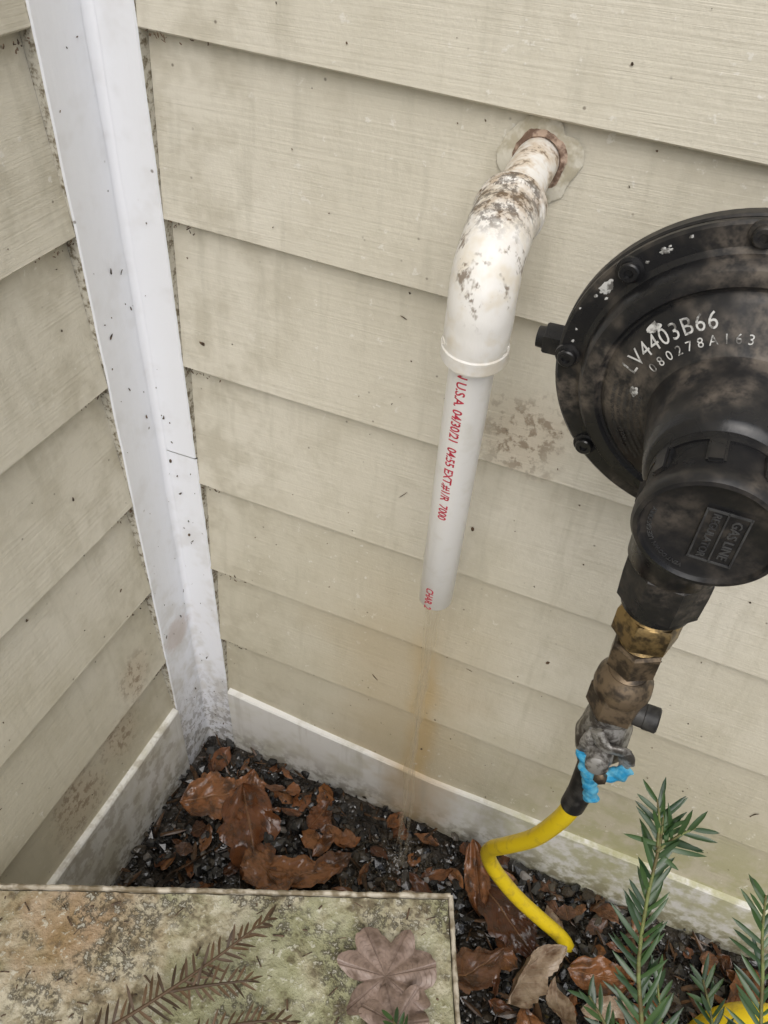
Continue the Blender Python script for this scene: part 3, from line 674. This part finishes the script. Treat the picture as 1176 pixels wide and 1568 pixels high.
sprig([(.57,-.40,.15),(.530,-.31,.345),(.508,-.285,.372),(.490,-.272,.382)],N1,vs,fs,sv,sf,NL=.025,start=.4,seed=6)
sprig([(.62,-.40,.15),(.60,-.28,.30),(.578,-.24,.34),(.565,-.22,.355)],N1,vs,fs,sv,sf,NL=.026,start=.4,seed=7)
sprig([(.43,-.48,.262),(.412,-.345,.275),(.392,-.318,.272),(.372,-.302,.268)],(0,-.3,.95),vs,fs,sv,sf,NL=.02,start=.3,seed=8)
for k in range(34):
    a=R.uniform(-1.2,1.3); l=R.uniform(.16,.32); b=V((.68+R.uniform(-.05,.12),-.40+R.uniform(-.12,.06),R.uniform(.05,.2)))
    d=V((math.cos(a)*.9+.25,-.25+math.sin(a)*.7,R.uniform(.5,1.0))).normalized(); e=b+d*l
    if e.x<.64: e.x=.64+R.uniform(0,.1)
    sprig([V((.66,-.42,.0)),b,(b+e)/2+V((0,0,.02)),e],(.1,-.4,.9),vs,fs,sv,sf,NL=.024,start=.35,gap=.007,seed=50+k)
obj('needles',vs,fs,MND,yew,True); obj('stems',sv,sf,MTW,yew,True)
dt=empty('dead_yew_twig',(.22,-.32,.256)); vs=[];fs=[];sv=[];sf=[]
sprig([(.150,-.425,.256),(.190,-.372,.258),(.222,-.325,.262),(.244,-.288,.266),(.252,-.272,.264)],(0,-.2,1),vs,fs,sv,sf,NL=.019,gap=.006,seed=9,ang=62,start=.05,droop=-.25,w=.0024)
sprig([(.205,-.35,.258),(.232,-.335,.262),(.262,-.318,.262)],(0,0,1),vs,fs,sv,sf,NL=.016,gap=.006,seed=10,ang=60,start=.2,droop=-.25,w=.0022)
sprig([(.222,-.40,.256),(.250,-.360,.258),(.285,-.338,.26),(.306,-.33,.258)],(0,0,1),vs,fs,sv,sf,NL=.015,gap=.006,seed=11,ang=60,start=.1,droop=-.2,w=.0022)
obj('needles',vs,fs,MNB,dt,True); obj('stems',sv,sf,MNB,dt,True)
def palmate(loc,Rr,yaw,seed,nl=7):
    v=[];uv=[];f=[];N=90; rings=9
    for r_ in range(rings+1):
        for i in range(N):
            a=2*math.pi*i/N; t=r_/rings; aw=a+.25*mn.noise(V((math.cos(a)*1.2,math.sin(a)*1.2,seed)))
            lob=.66+.30*abs(math.cos(aw*nl/2))**.9+.16*mn.noise(V((math.cos(a)*2.5,math.sin(a)*2.5,seed*2)))+.05*mn.noise(V((a*12,seed,0))); lob*=(.45+.55*min(1,abs((a/math.pi)-1)*5+.2))
            rr=Rr*lob*t; z=.0018+.0110*t*t*mn.noise(V((math.cos(a)*2,math.sin(a)*2,t+seed)))+.0018*t*math.cos(aw*nl)
            v.append(V(loc)+Matrix.Rotation(yaw,3,'Z')@V((math.cos(a)*rr,math.sin(a)*rr,max(z,-.002)))); uv.append((t,.5+.5*((a*nl/(2*math.pi)+.5)%1-.5)))
    for r_ in range(rings):
        for i in range(N): j=(i+1)%N; f.append((r_*N+i,r_*N+j,(r_+1)*N+j,(r_+1)*N+i))
    return v,f,uv
v,f,u=palmate((.355,-.272,.2515),.043,.6,4); v2,f2,u2=palmate((.374,-.300,.2530),.030,2.2,9)
b=len(v); obj('dead_leaf',v+v2,f+[tuple(i+b for i in q) for q in f2],MGREY,None,True,uvs=u+u2)
vs=[];fs=[]
for k in range(360):
    a=R.uniform(.01,WX-.01); b=R.uniform(.01,WY-.01); p=co+dx_*a+dy_*b+V((0,0,ZT-.001)); an=R.uniform(0,3.14); l=R.uniform(.001,.010); d=V((math.cos(an),math.sin(an),R.uniform(-.05,.1)))
    v,f=tube_data([p,p+d*l*.5+V((0,0,.0006)),p+d*l],R.uniform(.0003,.0010),5); bb=len(vs); vs+=v; fs+=[tuple(i+bb for i in q) for q in f]
obj('lid_litter',vs,fs,MDEB)

# ---------------------------------------------------------------- light, world, camera
w=D.worlds.new('World'); scn.world=w; w.use_nodes=True; nt=w.node_tree; bg=nt.nodes['Background']
sky=nt.nodes.new('ShaderNodeTexSky'); sky.sky_type='NISHITA'; sky.sun_disc=False; sky.sun_elevation=math.radians(52); sky.sun_rotation=math.radians(170); sky.dust_density=4; sky.ozone_density=1
hs=nt.nodes.new('ShaderNodeHueSaturation'); hs.inputs['Saturation'].default_value=.45
nt.links.new(sky.outputs[0],hs.inputs['Color']); nt.links.new(hs.outputs[0],bg.inputs[0]); bg.inputs[1].default_value=.125
sd=V((.11,-.62,.80)).normalized()
sl=D.lights.new('sun','SUN'); sl.energy=2.1; sl.angle=math.radians(70); sl.color=(1,.99,.975); so=D.objects.new('sun',sl); scn.collection.objects.link(so)
so.rotation_euler=sd.to_track_quat('Z','Y').to_euler()
cam=D.cameras.new('camera'); cob=D.objects.new('camera',cam); scn.collection.objects.link(cob)
X=V((.9235,.3801,.0489)); Z=V((.2513,-.6968,.6716)).normalized(); X=(X-Z*X.dot(Z)).normalized(); Y=Z.cross(X)
M=Matrix((X,Y,Z)).transposed().to_4x4(); M.translation=cam_loc; cob.matrix_world=M
cam.sensor_fit='HORIZONTAL'; cam.sensor_width=36; cam.lens=38.27; cam.clip_start=.01; cam.clip_end=500
scn.camera=cob
